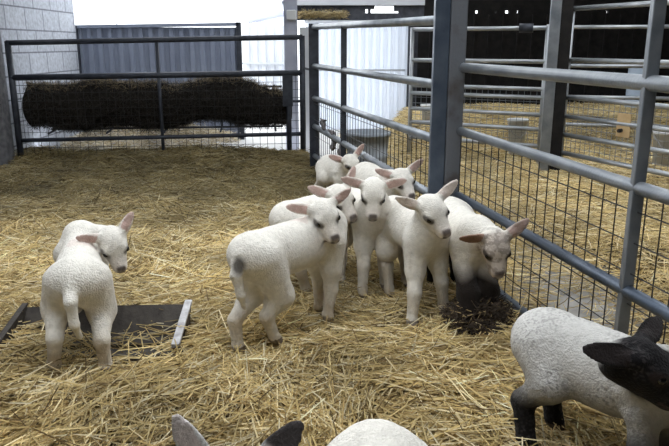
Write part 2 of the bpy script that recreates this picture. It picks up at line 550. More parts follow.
    def mixc(w, c):
        nonlocal T
        w = np.clip(w, 0, 1)[:, None]
        T = T * (1 - w) + np.array(c) * w
    if face is not None:
        if face[0] < .1: mixc(np.exp(-np.maximum(0, np.linalg.norm(hq - n * .02 * hs, axis=1) - .105 * hs) / .012) * np.clip((hn + .085) / .025, 0, 1), face)
        else: mixc(inhead * (hn > -.05) * np.clip((hn + .05) / .03, 0, 1), face)
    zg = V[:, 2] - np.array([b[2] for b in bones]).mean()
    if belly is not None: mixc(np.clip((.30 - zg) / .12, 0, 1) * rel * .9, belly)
    if dirt_shade: mixc(np.clip((.24 - zg) / .16, 0, 1) * np.clip(.55 + nlow, 0, 1) * dirt_shade * 2.4, (.46, .36, .235))  # lower-body dirt, deepened to paint in belly and leg shading
    if legc is not None:
        mixc(np.clip((leg_z - zg + nlow * .03) / .06, 0, 1) * rel, legc)
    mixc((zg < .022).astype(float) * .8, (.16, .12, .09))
    if specks: mixc((nz2 > .16) * specks * np.clip(.35 + 1.2 * nlow, .1, 1), (.09, .08, .08))
    mixc(earw, ear_out[np.minimum(ears_side, len(ear_out) - 1)]); mixc(earin * np.clip(1.0 - .25 * eart, 0, 1), ear_in[np.minimum(ears_side, len(ear_in) - 1)])
    if tip is not None: mixc(earw * (ears_side == tip[0]) * np.clip((eart + .35) / .3, 0, 1), tip[1])
    if face is not None and face[0] > .2: mixc((nz > .05) * inhead * (1 - earw) * .55, (.20, .17, .15))
    # muzzle, nostrils and mouth line, eye surround
    if not hide_face:
        if face is None: mixc(inhead * np.clip((hn - .055) / .05, 0, 1) * .35, (.70, .58, .52))
        mixc(inhead * np.clip((hn - .104) / .008, 0, 1) * (hu > -.040) * np.clip((.022 - np.abs(hl)) / .008, 0, 1) * .9, nose_c)
        mixc(inhead * np.clip(1.6 - np.abs(hu + .040) / .0045, 0, 1) * (hn > .078) * .8, (.07, .045, .042))
        for sg in (1, -1):
            de = np.sqrt(((hn - .044) / .025) ** 2 + ((hl - sg * .041) / .022) ** 2 + ((hu - .016) / .0155) ** 2)
            mixc(np.clip((1.3 - de) / .4, 0, 1) * eye_dark * inhead, (.035, .025, .022))
            dn = np.sqrt((hl - sg * .012) ** 2 + (hu + .022) ** 2)
            mixc((dn < .007) * (hn > .105) * inhead, (.02, .012, .012))
    if stain is not None:
        ds = np.linalg.norm((V - np.array(stain[0])) / np.array(stain[1]), axis=1)
        mixc(np.clip((1.35 - ds + nlow * .3) * 1.4, 0, 1) * .85, stain[2])
    base = np.array((float(np.mean([f[0] for f in FT])), float(np.mean([f[1] for f in FT])), 0.0))
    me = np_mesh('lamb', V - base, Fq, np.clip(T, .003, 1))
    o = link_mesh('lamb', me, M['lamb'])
    o.location = base
    tag(o, label, 'lamb', group)
    if not hide_face:
        for sg in (1, -1):
            ec = H + n * .047 * hs + l * sg * .0395 * hs + u * .0165 * hs - base
            mb = MB()
            pr = [(max(.0001, .0125 * math.sin(PI * i / 8)), -.0125 * math.cos(PI * i / 8)) for i in range(9)]
            mb.lathe(pr, ec, 14)
            e = mb.build('eye', M['eye'])
            e.parent = o
    return o

# ------------------------------------------------------------------ camera and world
cam = bpy.data.cameras.new('camera'); co = bpy.data.objects.new('camera', cam); COL.objects.link(co)
co.location = (0, 0, 1.15); co.rotation_euler = (math.radians(90 - 14.7), 0, 0)
cam.sensor_fit = 'HORIZONTAL'; cam.sensor_width = 36; cam.lens = 36 * 680 / 669; cam.clip_start = .02
SC.camera = co
w = bpy.data.worlds.new('overcast_sky'); SC.world = w; w.use_nodes = True
bg = w.node_tree.nodes['Background']; bg.inputs['Color'].default_value = (.93, .97, 1.0, 1); bg.inputs['Strength'].default_value = 3.7
SC.view_settings.view_transform = 'Standard'; SC.view_settings.look = 'None'; SC.view_settings.exposure = 0; SC.view_settings.gamma = 1
SC.view_settings.use_curve_mapping = False

# ------------------------------------------------------------------ the shed: floor, roof with open roof lights, walls
def struct(o): o['kind'] = 'structure'; return o
fl = grid_mesh('floor', -4.2, 1.4, -3.4, 7.15, .05, lambda x, y: hgt(x, y) - .02 - .25 * np.clip((x - fence_x(y) - .02) / .25, 0, 1), M['bed'])
struct(fl)
struct(MB().box((.3, -3.4, -.12), (6.6, 10.3, -.05)).build('floor_aisle', M['concrete']))
struct(grid_mesh('floor_pens', .35, 6.4, 1.0, 10.15, .08, lambda x, y: flat(x, y) - .036 - .3 * np.clip((fence_x(y) + .1 - x) / .2, 0, 1), M['bed']))
struct(MB().box((-14, 7.3, -.2), (1.2, 22, -.04)).build('ground_yard', M['yard']))
# unseen roof: sheets and three open bays laid out to steer daylight
rf = MB()
Z0, Z1 = 3.1, 3.16
def sheet(x0, x1, y0, y1): rf.box((x0, y0, Z0), (x1, y1, Z1))
sheet(-4.2, 6.6, -3.4, .2)
sheet(-4.2, -2.6, -.6, 4.6); sheet(4.2, 6.6, -.6, 7.0); sheet(2.2, 4.2, -.6, 3.2); sheet(1.5, 2.2, -.6, 3.2)
sheet(-4.2, 1.5, 4.6, 7.3); sheet(-2.6, 1.5, 1.7, 1.9)
sheet(1.2, 6.6, 7.0, 10.3)
struct(rf.build('ceiling', M['roof_sheet']))
struct(MB().box((-4.3, -3.5, -.1), (6.7, -3.4, 3.1)).build('wall_front', M['roof_sheet']))
struct(MB().box((-4.3, -3.4, -.1), (-4.2, 6.45, 3.1)).build('wall_side', M['block']))
struct(MB().box((6.6, -3.4, -.1), (6.7, 10.3, 3.1)).build('wall_right', M['dark_wall']))
# dark boarded back wall with a row of small daylight gaps near eye height
bw = MB()
bw.box((1.12, 10.2, -.1), (6.7, 10.3, 1.585)).box((1.12, 10.2, 1.625), (6.7, 10.3, 3.1))
x = 1.12; gaps = [(1.72, .03), (1.86, .05), (2.02, .05), (2.3, .02), (2.45, .06), (2.62, .03), (3.3, .03), (3.9, .04)]
for g, ww in gaps:
    bw.box((x, 10.2, 1.585), (g, 10.3, 1.625)); x = g + ww
bw.box((x, 10.2, 1.585), (6.7, 10.3, 1.625))
for i in range(26): bw.box((1.16 + i * .21, 10.17, -.1), (1.19 + i * .21, 10.2, 1.57))
struct(bw.build('wall_back', M['dark_wall']))
# block wall running away from the gate on the left
A, B = Vector((-3.19, 7.13, 0)), Vector((-3.195, 8.70, 0)); dd = (B - A).normalized()
wl = MB().bar(A + Vector((-.10, -.4, 1.3)), B + Vector((-.10, 0, 1.3)), .215, 3.0)
struct(wl.build('wall_left', M['block']))

# ------------------------------------------------------------------ yard beyond the gate
def corrugated(mb, x0, x1, y, z0, z1, pitch, depth=.035):
    """box profile steel sheet with thickness"""
    prof = []; xx = x0; k = 0
    while xx < x1:
        for fx, dy in ((0, 0), (.34, 0), (.45, -depth), (.84, -depth), (.95, 0)):
            if xx + fx * pitch <= x1: prof.append((xx + fx * pitch, y + dy))
        xx += pitch
    prof.append((x1, y))
    n = len(prof)
    vs = [(px, py, z) for z in (z0, z1) for px, py in prof] + [(px, py + .012, z) for z in (z0, z1) for px, py in prof]
    fs = []
    for i in range(n - 1):
        fs += [(i, i + 1, n + i + 1, n + i), (2 * n + i + 1, 2 * n + i, 3 * n + i, 3 * n + i + 1), (n + i, n + i + 1, 3 * n + i + 1, 3 * n + i), (i + 1, i, 2 * n + i, 2 * n + i + 1)]
    fs += [(0, n, 3 * n, 2 * n), (n - 1, 3 * n - 1, 4 * n - 1, 2 * n - 1)]
    mb._add(vs, fs)
gs = empty('sheet_fence', (-2.2, 8.85, -.04)); tag(gs, 'grey ribbed metal sheet fence across the yard beyond the gate', 'fence')
mb = MB(); corrugated(mb, -3.28, -1.20, 8.85, -.04, 1.36, .128, .03); mb.build('cladding', M['grey_sheet'], gs)
MB().bar((-3.28, 8.82, 1.365), (-1.19, 8.82, 1.395), .06, .04).build('top_rail', M['grey_sheet'], gs)
MB().box((-3.26, 8.76, -.04), (-3.20, 8.82, 1.38)).build('post', M['dark_steel'], gs)
MB().box((-1.225, 8.79, -.04), (-1.165, 8.85, 1.42)).build('post', M['dark_steel'], gs)
ws = empty('sheet_fence', (-1.1, 11.2, -.04)); tag(ws, 'white ribbed metal sheet panel beside the blue grey column', 'fence')
mb = MB(); corrugated(mb, -1.47, -.76, 11.2, -.04, 1.44, .13, .03); mb.build('cladding', M['white_steel'], ws)
MB().bar((-1.47, 11.15, .86), (-.76, 11.15, .86), .03, .03).build('cross_rail', M['pale_paint'], ws)
MB().box((-.76, 11.12, -.04), (-.68, 11.22, 1.9)).build('post', M['white_sheet'], ws)
wp = empty('sheet_wall', (.4, 9.9, -.05)); tag(wp, 'white ribbed sheet partition standing beyond the dividing fence', 'wall')
mb = MB(); corrugated(mb, -.40, 1.10, 9.9, -.05, 1.45, .105, .03); mb.build('cladding', M['white_sheet'], wp)
MB().bar((-.4, 9.85, .80), (1.0, 9.85, .80), .03, .025).build('cross_rail', M['pale_paint'], wp)
MB().bar((-.42, 9.86, 1.46), (1.0, 9.86, 1.46), .06, .04).build('top_rail', M['pale_paint'], wp)
st = empty('stanchion', (1.07, 9.6, -.05)); tag(st, 'dark steel stanchion at the edge of the white partition', 'post')
mb = MB(); mb.box((1.01, 9.52, -.05), (1.13, 9.54, 3.1)).box((1.01, 9.66, -.05), (1.13, 9.68, 3.1)).box((1.06, 9.54, -.05), (1.08, 9.66, 3.1)); mb.build('column', M['dark_steel'], st)
# eave beam of the lean-to above the white partition, with straw caught on it
ev = empty('eave_beam', (.35, 9.3, 1.5)); tag(ev, 'dark eave beam above the white partition with straw on its ledge', 'beam')
mb = MB(); mb.box((-.52, 9.15, 1.64), (1.16, 9.4, 1.95)); mb.build('fascia', M['pale_paint'], ev)
mb = MB(); mb.box((-.50, 9.2, 1.46), (1.16, 9.4, 1.545)).box((-.50, 9.2, 1.545), (.36, 9.4, 1.64)).box((.84, 9.2, 1.545), (1.16, 9.4, 1.64)).box((.36, 9.2, 1.60), (.52, 9.4, 1.64)).box((.78, 9.2, 1.575), (.84, 9.4, 1.64)).box((.44, 9.2, 1.545), (.47, 9.4, 1.60)).box((.36, 9.2, 1.545), (.40, 9.4, 1.60)); mb.build('beam', M['eave'], ev)
N = 700; P = np.stack([RNG.uniform(-.46, .15, N), RNG.uniform(9.12, 9.2, N), 1.525 + RNG.normal(0, .022, N)], 1)
sx = strands('straw_wisp', P, RNG.uniform(0, 6.3, N), RNG.normal(0, .4, N), RNG.uniform(.05, .16, N), RNG.uniform(.003, .005, N), pick_tint(N) * .6, M['straw']); sx.parent = ev; sx.matrix_parent_inverse = Matrix.Translation(-ev.location); sx['kind'] = 'stuff'
cl = empty('column', (-.45, 7.55, -.05)); tag(cl, 'blue grey steel column by the right end of the far gate', 'column')
mb = MB(); mb.box((-.53, 7.48, -.05), (-.40, 7.495, 2.7)).box((-.53, 7.62, -.05), (-.40, 7.635, 2.7)).box((-.475, 7.495, -.05), (-.455, 7.62, 2.7)).box((-.535, 7.47,-.05), (-.515, 7.64, 2.7)); mb.build('web', M['column'], cl)
MB().box((-.37, 7.5, -.05), (-.27, 7.6, 1.33), None, .006).build('side_post', M['pale_paint'], cl)
jb = MB().box((-.50, 7.40, 1.40), (-.40, 7.48, 1.50), None, .01).build('junction_box', M['plastic_white'])
tag(jb, 'small white box fixed high on the blue grey column', 'box')
ob = empty('outbuilding', (-1.3, 15, 0)); tag(ob, 'pale roof corner of an outbuilding showing above the sheet fences', 'building')
mb = MB(); mb._add([(-1.72, 14.4, 1.62), (-1.05, 14.4, 1.78), (-1.05, 17, 1.78), (-1.72, 17, 1.62), (-1.6, 14.4, 2.5), (-.9, 14.4, 2.6), (-.9, 17, 2.6), (-1.6, 17, 2.5)],
   [(3, 2, 1, 0), (4, 5, 6, 7), (0, 1, 5, 4), (1, 2, 6, 5), (2, 3, 7, 6), (3, 0, 4, 7)]); mb.build('roof', M['pale_paint'], ob)
MB().tube([(-1.75, 14.35, 1.60), (-1.0, 14.35, 1.76)], .045).build('gutter', M['column'], ob)
MB().box((-1.5, 14.6, -.04), (-1.0, 17, 1.7)).build('wall', M['white_sheet'], ob)
mb = MB(); mb.tube([(-1.02, 14.36, 2.0), (-.93, 14.36, 1.8), (-.86, 14.36, 1.95)], .05); mb.build('downpipe', M['galv_blue'], ob)
hr = empty('handrail', (-4.6, 13.5, -.04)); tag(hr, 'thin pale pipe handrail rising behind the grey sheet fence', 'railing')
MB().tube([(-5.1, 13.5, -.04), (-5.1, 13.5, 1.6), (-4.15, 13.5, 1.62), (-4.15, 13.5, -.04)], .02).build('pipe', M['pale_paint'], hr)

# ------------------------------------------------------------------ far gate with the hay
G0, G1 = Vector((-3.09, 6.62, 0)), Vector((-.315, 6.93, 0))
gd = (G1 - G0)
def gp(t, z): return G0 + gd * t + Vector((0, 0, z))
fg = empty('far_gate', (-1.7, 6.78, 0)); tag(fg, 'dark steel barred gate with wire mesh across the far end', 'gate')
for z0, z1, r in ((1.165, 1.222, .026), (.845, .878, .03), (.245, .272, .02)):
    MB().tube([gp(0, z0), gp(1, z1)], r).build('rail', M['dark_steel'], fg)
for t, z, r in ((.005, 1.18, .03), (.998, 1.235, .03), (.496, 1.19, .017), (.948, .9, .026)):
    MB().tube([gp(t, .0), gp(t, z)], r).build('stile', M['dark_steel'], fg)
MB().tube([gp(.948, .60), gp(1, .60)], .014).build('brace', M['dark_steel'], fg)
MB().bar(gp(.945, .86), gp(.945, .55), .06, .10, (1, 0, 0)).build('latch', M['dark_steel'], fg)
def mesh_panel(p0, p1, z0a, z1a, z0b, z1b, sp, zs, r, m, parent, name='wire_mesh'):
    """weld mesh between two rails; a = start, b = end heights"""
    mb = MB(); d = (p1 - p0); L = d.length; nn = int(L / sp)
    for i in range(1, nn + 1):
        t = i / (nn + 1); b = p0 + d * t
        mb.tube([b + Vector((0, 0, z0a + (z0b - z0a) * t)), b + Vector((0, 0, z1a + (z1b - z1a) * t))], r, 4, False)
    z = zs
    while z < z1a - z0a:
        f = z / (z1a - z0a)
        mb.tube([p0 + Vector((0, 0, z0a + z)), p1 + Vector((0, 0, z0b + (z1b - z0b) * f))], r, 4, False)
        z += zs
    return mb.build(name, m, parent)
mesh_panel(gp(0, 0), gp(1, 0), .02, .85, .02, .875, .075, .075, .0022, M['wire'], fg)
wpo = MB().box((-3.40, 6.5, -.05), (-3.15, 6.66, 1.28), None, .012).build('gate_post', M['wood_post']); tag(wpo, 'weathered grey timber post at the left end of the far gate', 'post')
# hay rack with its dark hay
hk = empty('hay_rack', (-1.8, 7.0, .3)); tag(hk, 'steel hay rack hooked along the back of the far gate', 'rack')
def hp(t, off, z): p = gp(t, z); return p + Vector((-.11, .99, 0)) * off
for off, z in ((.36, .31), (.44, .52), (.46, .72)):
    MB().tube([hp(.08, off, z), hp(.93, off, z)], .012).build('rail', M['dark_steel'], hk)
for t in (.1, .3, .5, .7, .9):
    MB().tube([hp(t, .05, .30), hp(t, .36, .31), hp(t, .44, .52), hp(t, .46, .74)], .010).build('bracket', M['dark_steel'], hk)
# hay: lumpy core and loose strands in one heap
def hay_heap():
    t = np.linspace(.012, .962, 90); n = 20
    top = .765 + .035 * np.exp(-((t - .30) / .13) ** 2) + .065 * np.exp(-((t - .73) / .11) ** 2) - .08 * np.clip((t - .80) / .08, 0, 1) + .012 * np.sin(t * 31)
    bot = .335 + .075 * np.exp(-((t - .68) / .1) ** 2) + .018 * np.sin(t * 23)
    V = []
    for i in range(90):
        e = min(1, 4.5 * min(t[i], .975 - t[i]) / .2 + .25)
        zc, rz = (top[i] + bot[i]) / 2, (top[i] - bot[i]) / 2 * e
        for j in range(n):
            a = 2 * PI * j / n
            p = hp(t[i], .235 + .18 * e * math.cos(a), zc + rz * math.sin(a))
            p += Vector((0, 1, 1)) * .03 * noise.noise(p * 9)
            V.append(p)
    V = np.array(V)
    F = np.array([(i * n + j, i * n + (j + 1) % n, (i + 1) * n + (j + 1) % n, (i + 1) * n + j) for i in range(89) for j in range(n)])
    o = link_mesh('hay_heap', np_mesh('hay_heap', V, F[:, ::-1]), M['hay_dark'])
    N = 15000
    i = RNG.integers(2, 88, N); j = RNG.integers(0, n, N)
    P = V[i * n + j] + RNG.normal(0, .012, (N, 3))
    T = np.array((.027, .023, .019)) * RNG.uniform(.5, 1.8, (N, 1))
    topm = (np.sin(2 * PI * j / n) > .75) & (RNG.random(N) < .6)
    T[topm] = np.array((.22, .17, .10)) * RNG.uniform(.6, 1.4, (topm.sum(), 1))  # paler top strands paint the backlit fringe of the heap
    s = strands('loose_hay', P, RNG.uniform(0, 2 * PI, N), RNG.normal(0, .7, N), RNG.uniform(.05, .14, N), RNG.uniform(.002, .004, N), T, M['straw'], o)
    s['kind'] = 'stuff'
    return o
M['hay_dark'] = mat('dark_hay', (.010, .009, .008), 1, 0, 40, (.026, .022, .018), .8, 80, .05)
tag(hay_heap(), 'long dark heap of hay lying in the rack behind the far gate', 'hay')

# ------------------------------------------------------------------ dividing fence, far gate section
def v3(p, z): return Vector((p.x, p.y, z))
ga = empty('pen_gate', (.17, 4.95, 0)); tag(ga, 'galvanised barred gate of the dividing fence, beyond the double post', 'gate')
for za, zb in ((1.304, 1.267), (.96, .953), (.67, .674), (.41, .373), (.13, .11)):
    MB().tube([v3(FA0, za), v3(FA1, zb)], .024, 12).build('rail', M['galv_a'] if 'galv_a' in M else M['galv'], ga)
mid = FA0.lerp(FA1, .36)
MB().bar(v3(mid, .0), v3(mid, 1.29), .028, .045, (1, 0, 0)).build('stile', M['dark_steel'], ga)
FAe = FA1 + Vector((-.012, .05))
MB().bar(v3(FA1, -.03), v3(FA1, 2.6), .06, .075, (1, 0, 0), .004).build('end_stile', M['galv_blue'], ga)
mesh_panel(Vector((FA0.x, FA0.y, 0)), Vector((FA1.x, FA1.y, 0)), .02, .67, .02, .674, .075, .15, .0022, M['wire'], ga)
pa = empty('corner_post', (-.2, 6.46, -.05)); tag(pa, 'dark blue box section post where fence and far gate meet', 'post')
MB().bar((-.190, 6.44, -.05), (-.190, 6.44, 1.335), .09, .085, (0, 1, 0), .005).build('shaft', M['dark_steel'], pa)
MB().tube([(-.19, 6.44, .92), (-.29, 6.93, .92)], .012).build('hinge_pin', M['dark_steel'], pa)
pb = empty('steel_post', (.615, 3.5, -.05)); tag(pb, 'rust streaked galvanised steel post at the middle of the dividing fence', 'post')
mb = MB(); mb.bar((.61, 3.50, -.05), (.61, 3.50, 2.7), .075, .08, (1, 0, 0), .004); mb.build('shaft', M['galv_rust'], pb)
# ------------------------------------------------------------------ dividing fence, near gate section
gb = empty('pen_gate', (.85, 2.45, 0)); tag(gb, 'galvanised barred gate with wire mesh at the right, nearest the camera', 'gate')
for z, r, m_ in ((1.04, .024, 'galv'), (.725, .0215, 'galv'), (.39, .0215, 'galv_blue'), (.05, .022, 'galv_blue')):
    MB().tube([v3(FB0, z), v3(FB1, z)], r, 14).build('rail', M[m_], gb)
k = FB0.lerp(FB1, (3.53 - 2.05) / (3.53 - .25))
MB().bar(v3(k, -.03), v3(k, 1.95), .03, .038, (1, 0, 0), .004).build('stile', M['galv'], gb)
mesh_panel(v3(FB0, 0), v3(FB1, 0), .05, .725, .05, .725, .075, .1, .0024, M['wire'], gb)

# ------------------------------------------------------------------ pens beyond the dividing fence
def hurdle(label, p0, p1, rails, meshz, m_rail, ends=(1, 1), r=.021, top=None, mats=None):
    p0, p1 = Vector((*p0, 0)), Vector((*p1, 0))
    e = empty('hurdle', (p0 + p1) / 2); tag(e, label, 'hurdle', 'hurdles of the far pens')
    for z in rails:
        MB().tube([p0 + Vector((0, 0, z)), p1 + Vector((0, 0, z))], r).build('rail', M[m_rail], e)
    zt = top or rails[0]
    for on, p in zip(ends, (p0, p1)):
        if on: MB().tube([p + Vector((0, 0, -.05)), p + Vector((0, 0, zt))], r).build('stile', M[m_rail], e)
    if meshz: mesh_panel(p0, p1, meshz[0], meshz[1], meshz[0], meshz[1], .06, .06, .0024, M['wire_pale'], e)
    return e
hurdle('galvanised hurdle with mesh standing behind the double fence post', (.80, 7.25), (1.98, 6.55), (1.30, .995, .74, .66, .50, .36, .20), (.20, .74), 'galv_pale', top=1.32)
hurdle('galvanised hurdle with mesh running right from the tall column', (2.06, 6.15), (2.75, 4.55), (1.45, 1.02, .70, .53, .365, .20), (.2, .70), 'galv_pale', top=1.46)
hurdle('plain galvanised hurdle further back behind the pale plywood tag', (2.3, 7.6), (3.75, 7.2), (1.33, .93, .6, .3), None, 'galv_pale', top=1.36)
ip = empty('column', (1.93, 6.1, -.05)); tag(ip, 'tall galvanised I section column between the far hurdles', 'column')
mb = MB(); mb.box((1.84, 6.05, -.05), (1.915, 6.07, 2.9)).box((1.915, 6.05, -.05), (1.93, 6.22, 2.9)).box((1.93, 6.2, -.05), (2.0, 6.22, 2.9)); mb.build('shaft', M['galv'], ip)
MB().box((1.935, 6.075, -.05), (2.04, 6.195, 2.9)).build('packer', M['dark_wall'], ip)
cb = MB().tube([(1.74, 6.66, 1.30), (1.86, 6.62, 1.30)], .045, 10).build('clamp', M['dark_steel']); cb.parent = ip; cb.matrix_parent_inverse = Matrix.Translation(-ip.location)

def bucket(label, x, y, z, r, hh, m_):
    e = empty('bucket', (x, y, z)); tag(e, label, 'bucket', 'plastic buckets in the far pens')
    MB().lathe([(.001, .004), (r * .8, .004), (r, hh), (r + .012, hh), (r + .012, hh - .02), (r - .008, hh - .02), (r - .01, hh - .005), (r * .78, .02), (.001, .02)], (x, y, z)).build('tub', m_, e)
    MB().tube([(x - r - .01, y, z + hh - .03), (x - r * .7, y - r * .8, z + hh * .62), (x, y - r * 1.12, z + hh * .5), (x + r * .7, y - r * .8, z + hh * .62), (x + r + .01, y, z + hh - .03)], .004, 6).build('handle', M['wire_pale'], e)
    return e
bucket('white plastic bucket beside the tall column', 1.865, 6.95, .06, .095, .36, M['plastic_white'])
bucket('white plastic bucket seen just left of the double post', 1.12, 8.2, .26, .085, .2, M['plastic_white'])
bucket('white plastic bucket behind the plain hurdle at far right', 3.12, 6.4, .02, .11, .34, M['plastic_white'])
bn = empty('feed_tub', (.30, 6.2, -.05)); tag(bn, 'blue grey round plastic tub standing behind the fence mesh', 'tub')
MB().lathe([(.001, 0), (.17, 0), (.185, .2), (.19, .21), (.19, .23), (.185, .24), (.20, .40), (.215, .40), (.215, .435), (.195, .435), (.175, .05), (.001, .05)], (.30, 6.2, -.05), 36).build('tub_wall', M['plastic_blue'], bn)
pt = empty('plywood_tag', (2.30, 5.47, .42)); tag(pt, 'pale plywood tag wired onto the mesh hurdle', 'sign')
dh = Vector((.69, -1.6, 0)).normalized(); c0 = Vector((2.33, 5.50, .52))
MB().bar(c0 - dh * .07, c0 + dh * .07, .012, .19, (0, 0, 1), .003).build('board', M['ply'], pt)
MB().tube([c0 + Vector((-.02, -.01, -.04)) , c0 + Vector((-.05, -.03, -.04))], .016).build('knot', M['black'], pt)
dr = empty('container', (3.98, 9.0, -.05)); tag(dr, 'pale blue plastic drum deep in the far pen', 'container')
MB().lathe([(.001, 0), (.16, 0), (.17, .02), (.17, .40), (.175, .42), (.17, .44), (.17, .93), (.16, .96), (.05, .97), (.001, .97)], (3.98, 9.0, -.05), 30).build('drum', M['pale_blue'], dr)
MB().lathe([(.04, .96), (.04, 1.0), (.001, 1.0)], (4.02, 8.96, -.05), 14).build('lid', M['plastic_white'], dr)
# scraps caught on the wires
for (x_, y_, z_, hh, lab) in ((-.085, 5.98, .52, .15, 'grey plastic scrap snagged on the fence nearest the corner post'), (-.02, 5.70, .46, .17, 'thin grey plastic scrap hanging between two others on the fence'), (.065, 5.40, .42, .16, 'ragged plastic scrap lowest of the three on the fence wires')):
    bm_v = []; mb = MB(); nn = 9
    for i in range(nn):
        f = i / (nn - 1); wv = .055 * (1 - .6 * f) + .015 * math.sin(i * 2.1 + x_ * 40)
        cx = x_ + .02 * math.sin(f * 4 + x_ * 30); cz = z_ - f * hh
        bm_v += [(cx - wv / 2, y_ - .02 * math.sin(f * 5), cz + .012), (cx, y_ - .018 + .012 * math.sin(i), cz), (cx + wv / 2, y_ + .01 * math.sin(f * 7), cz - .006)]
    fs = []
    for i in range(nn - 1):
        for j in (0, 1): fs.append((i * 3 + j, i * 3 + j + 1, i * 3 + j + 4, i * 3 + j + 3))
    mb._add(bm_v, fs, True)
    o = mb.build('plastic_scrap', M['scrap']); md = o.modifiers.new('thick', 'SOLIDIFY'); md.thickness = .006
    tag(o, lab, 'scrap', 'plastic scraps on the fence')

# ------------------------------------------------------------------ feed trough
tr = empty('feed_trough', (-.95, 2.58, 0)); tag(tr, 'dark wooden feed trough half buried in straw behind the left lamb', 'trough')
a0, a1 = Vector((-1.31, 2.52, -.016)), Vector((-.62, 2.555, -.016)); ax_ = (a1 - a0).normalized(); pr_ = Vector((-ax_.y, ax_.x, 0))
def tp(s, d, z): return a0 + ax_ * s + pr_ * d + Vector((0, 0, z))
LT = (a1 - a0).length
def board(name, q, th, m_):
    q = [Vector(p) for p in q]; nn = (q[1] - q[0]).cross(q[3] - q[0]).normalized() * th
    MB()._add(q + [p + nn for p in q], [(3, 2, 1, 0), (4, 5, 6, 7), (0, 1, 5, 4), (1, 2, 6, 5), (2, 3, 7, 6), (3, 0, 4, 7)]).build(name, m_, tr)
board('back_board', [tp(0, .06, -.03), tp(LT, .06, -.03), tp(LT, .19, .085), tp(0, .19, .085)], -.022, M['trough_wood'])
board('front_board', [tp(0, .02, -.03), tp(LT, .02, -.03), tp(LT, -.15, .012), tp(0, -.15, .012)], .022, M['trough_wood'])
board('bottom_board', [tp(0, 0, -.03), tp(LT, 0, -.03), tp(LT, .1, -.03), tp(0, .1, -.03)], .02, M['trough_wood'])
for s in (0, LT):
    MB()._add([tp(s - .012, d, z) for d, z in ((-.16, .045), (-.02, -.06), (.09, -.06), (.20, .10))] + [tp(s + .012, d, z) for d, z in ((-.16, .045), (-.02, -.06), (.09, -.06), (.20, .10))],
       [(0, 1, 2, 3), (7, 6, 5, 4), (0, 4, 5, 1), (1, 5, 6, 2), (2, 6, 7, 3), (3, 7, 4, 0)]).build('end_board', M['trough_wood'], tr)
MB().bar(tp(LT, -.145, .046), tp(LT, .205, .094), .032, .014, (0, 0, 1), .003).build('end_strip', M['trough_strip'], tr)

# ------------------------------------------------------------------ lambs
def H3(x, y, z): return (x, y, z)
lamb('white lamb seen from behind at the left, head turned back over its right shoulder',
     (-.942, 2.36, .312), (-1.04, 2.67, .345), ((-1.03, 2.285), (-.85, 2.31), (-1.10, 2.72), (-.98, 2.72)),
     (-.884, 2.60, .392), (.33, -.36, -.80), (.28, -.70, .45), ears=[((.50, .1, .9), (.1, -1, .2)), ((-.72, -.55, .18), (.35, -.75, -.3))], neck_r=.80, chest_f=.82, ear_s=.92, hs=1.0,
     tail=[(-.935, 2.275, .335), (-.92, 2.222, .28), (-.912, 2.215, .20), (-.905, 2.235, .145)], eye_dark=.6, dirt_shade=.35, nose_c=(.07, .055, .05))
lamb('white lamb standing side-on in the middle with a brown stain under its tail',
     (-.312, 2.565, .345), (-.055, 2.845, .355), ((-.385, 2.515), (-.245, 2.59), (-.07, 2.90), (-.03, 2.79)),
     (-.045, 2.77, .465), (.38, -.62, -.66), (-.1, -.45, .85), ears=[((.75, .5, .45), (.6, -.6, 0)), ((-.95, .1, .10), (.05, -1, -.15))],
     tail=[(-.365, 2.485, .37), (-.375, 2.455, .30), (-.36, 2.455, .22), (-.35, 2.47, .165)], stain=((-.362, 2.44, .345), (.024, .03, .036), (.035, .028, .022)), dirt_shade=.3, fat=1.03)
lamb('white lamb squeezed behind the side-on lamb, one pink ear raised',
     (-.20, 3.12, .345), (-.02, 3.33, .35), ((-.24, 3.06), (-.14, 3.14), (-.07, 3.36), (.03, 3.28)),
     (.025, 3.12, .455), (.50, -.60, -.62), (-.1, -.45, .85), ears=[((.35, .2, .9), (.5, -.8, 0)), ((-.85, -.05, .35), (.1, -1, 0))], dirt_shade=.3)
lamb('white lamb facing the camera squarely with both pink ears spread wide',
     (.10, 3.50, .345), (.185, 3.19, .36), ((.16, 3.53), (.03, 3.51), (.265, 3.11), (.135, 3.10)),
     (.178, 3.06, .495), (-.03, -.58, -.78), (0, -.7, .65), dirt_shade=.35)
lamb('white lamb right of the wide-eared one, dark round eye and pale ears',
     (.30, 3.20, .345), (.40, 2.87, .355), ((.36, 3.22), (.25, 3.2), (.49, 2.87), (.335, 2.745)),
     (.405, 2.76, .485), (.42, -.62, -.60), (-.15, -.5, .85), ears=[((.75, .15, .7), (.3, -.95, 0)), ((-.92, .05, .35), (.1, -.9, -.35))], ear_in=np.array((.76, .66, .60)), dirt_shade=.3)
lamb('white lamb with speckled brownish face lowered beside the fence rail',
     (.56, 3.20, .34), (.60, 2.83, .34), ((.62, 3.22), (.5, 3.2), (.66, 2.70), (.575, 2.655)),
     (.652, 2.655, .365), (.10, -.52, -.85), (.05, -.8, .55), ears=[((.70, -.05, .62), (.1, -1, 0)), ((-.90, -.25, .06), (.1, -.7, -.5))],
     face=(.56, .49, .43), ear_in=np.array(((.55, .40, .36), (.27, .16, .115))), ear_out=np.array(((.62, .52, .47), (.34, .22, .165))), leg_z=.255, eye_dark=.9, legc=(.016, .012, .010), hs=1.08, legf=1.6, dirt_shade=.2, belly=(.16, .125, .10))
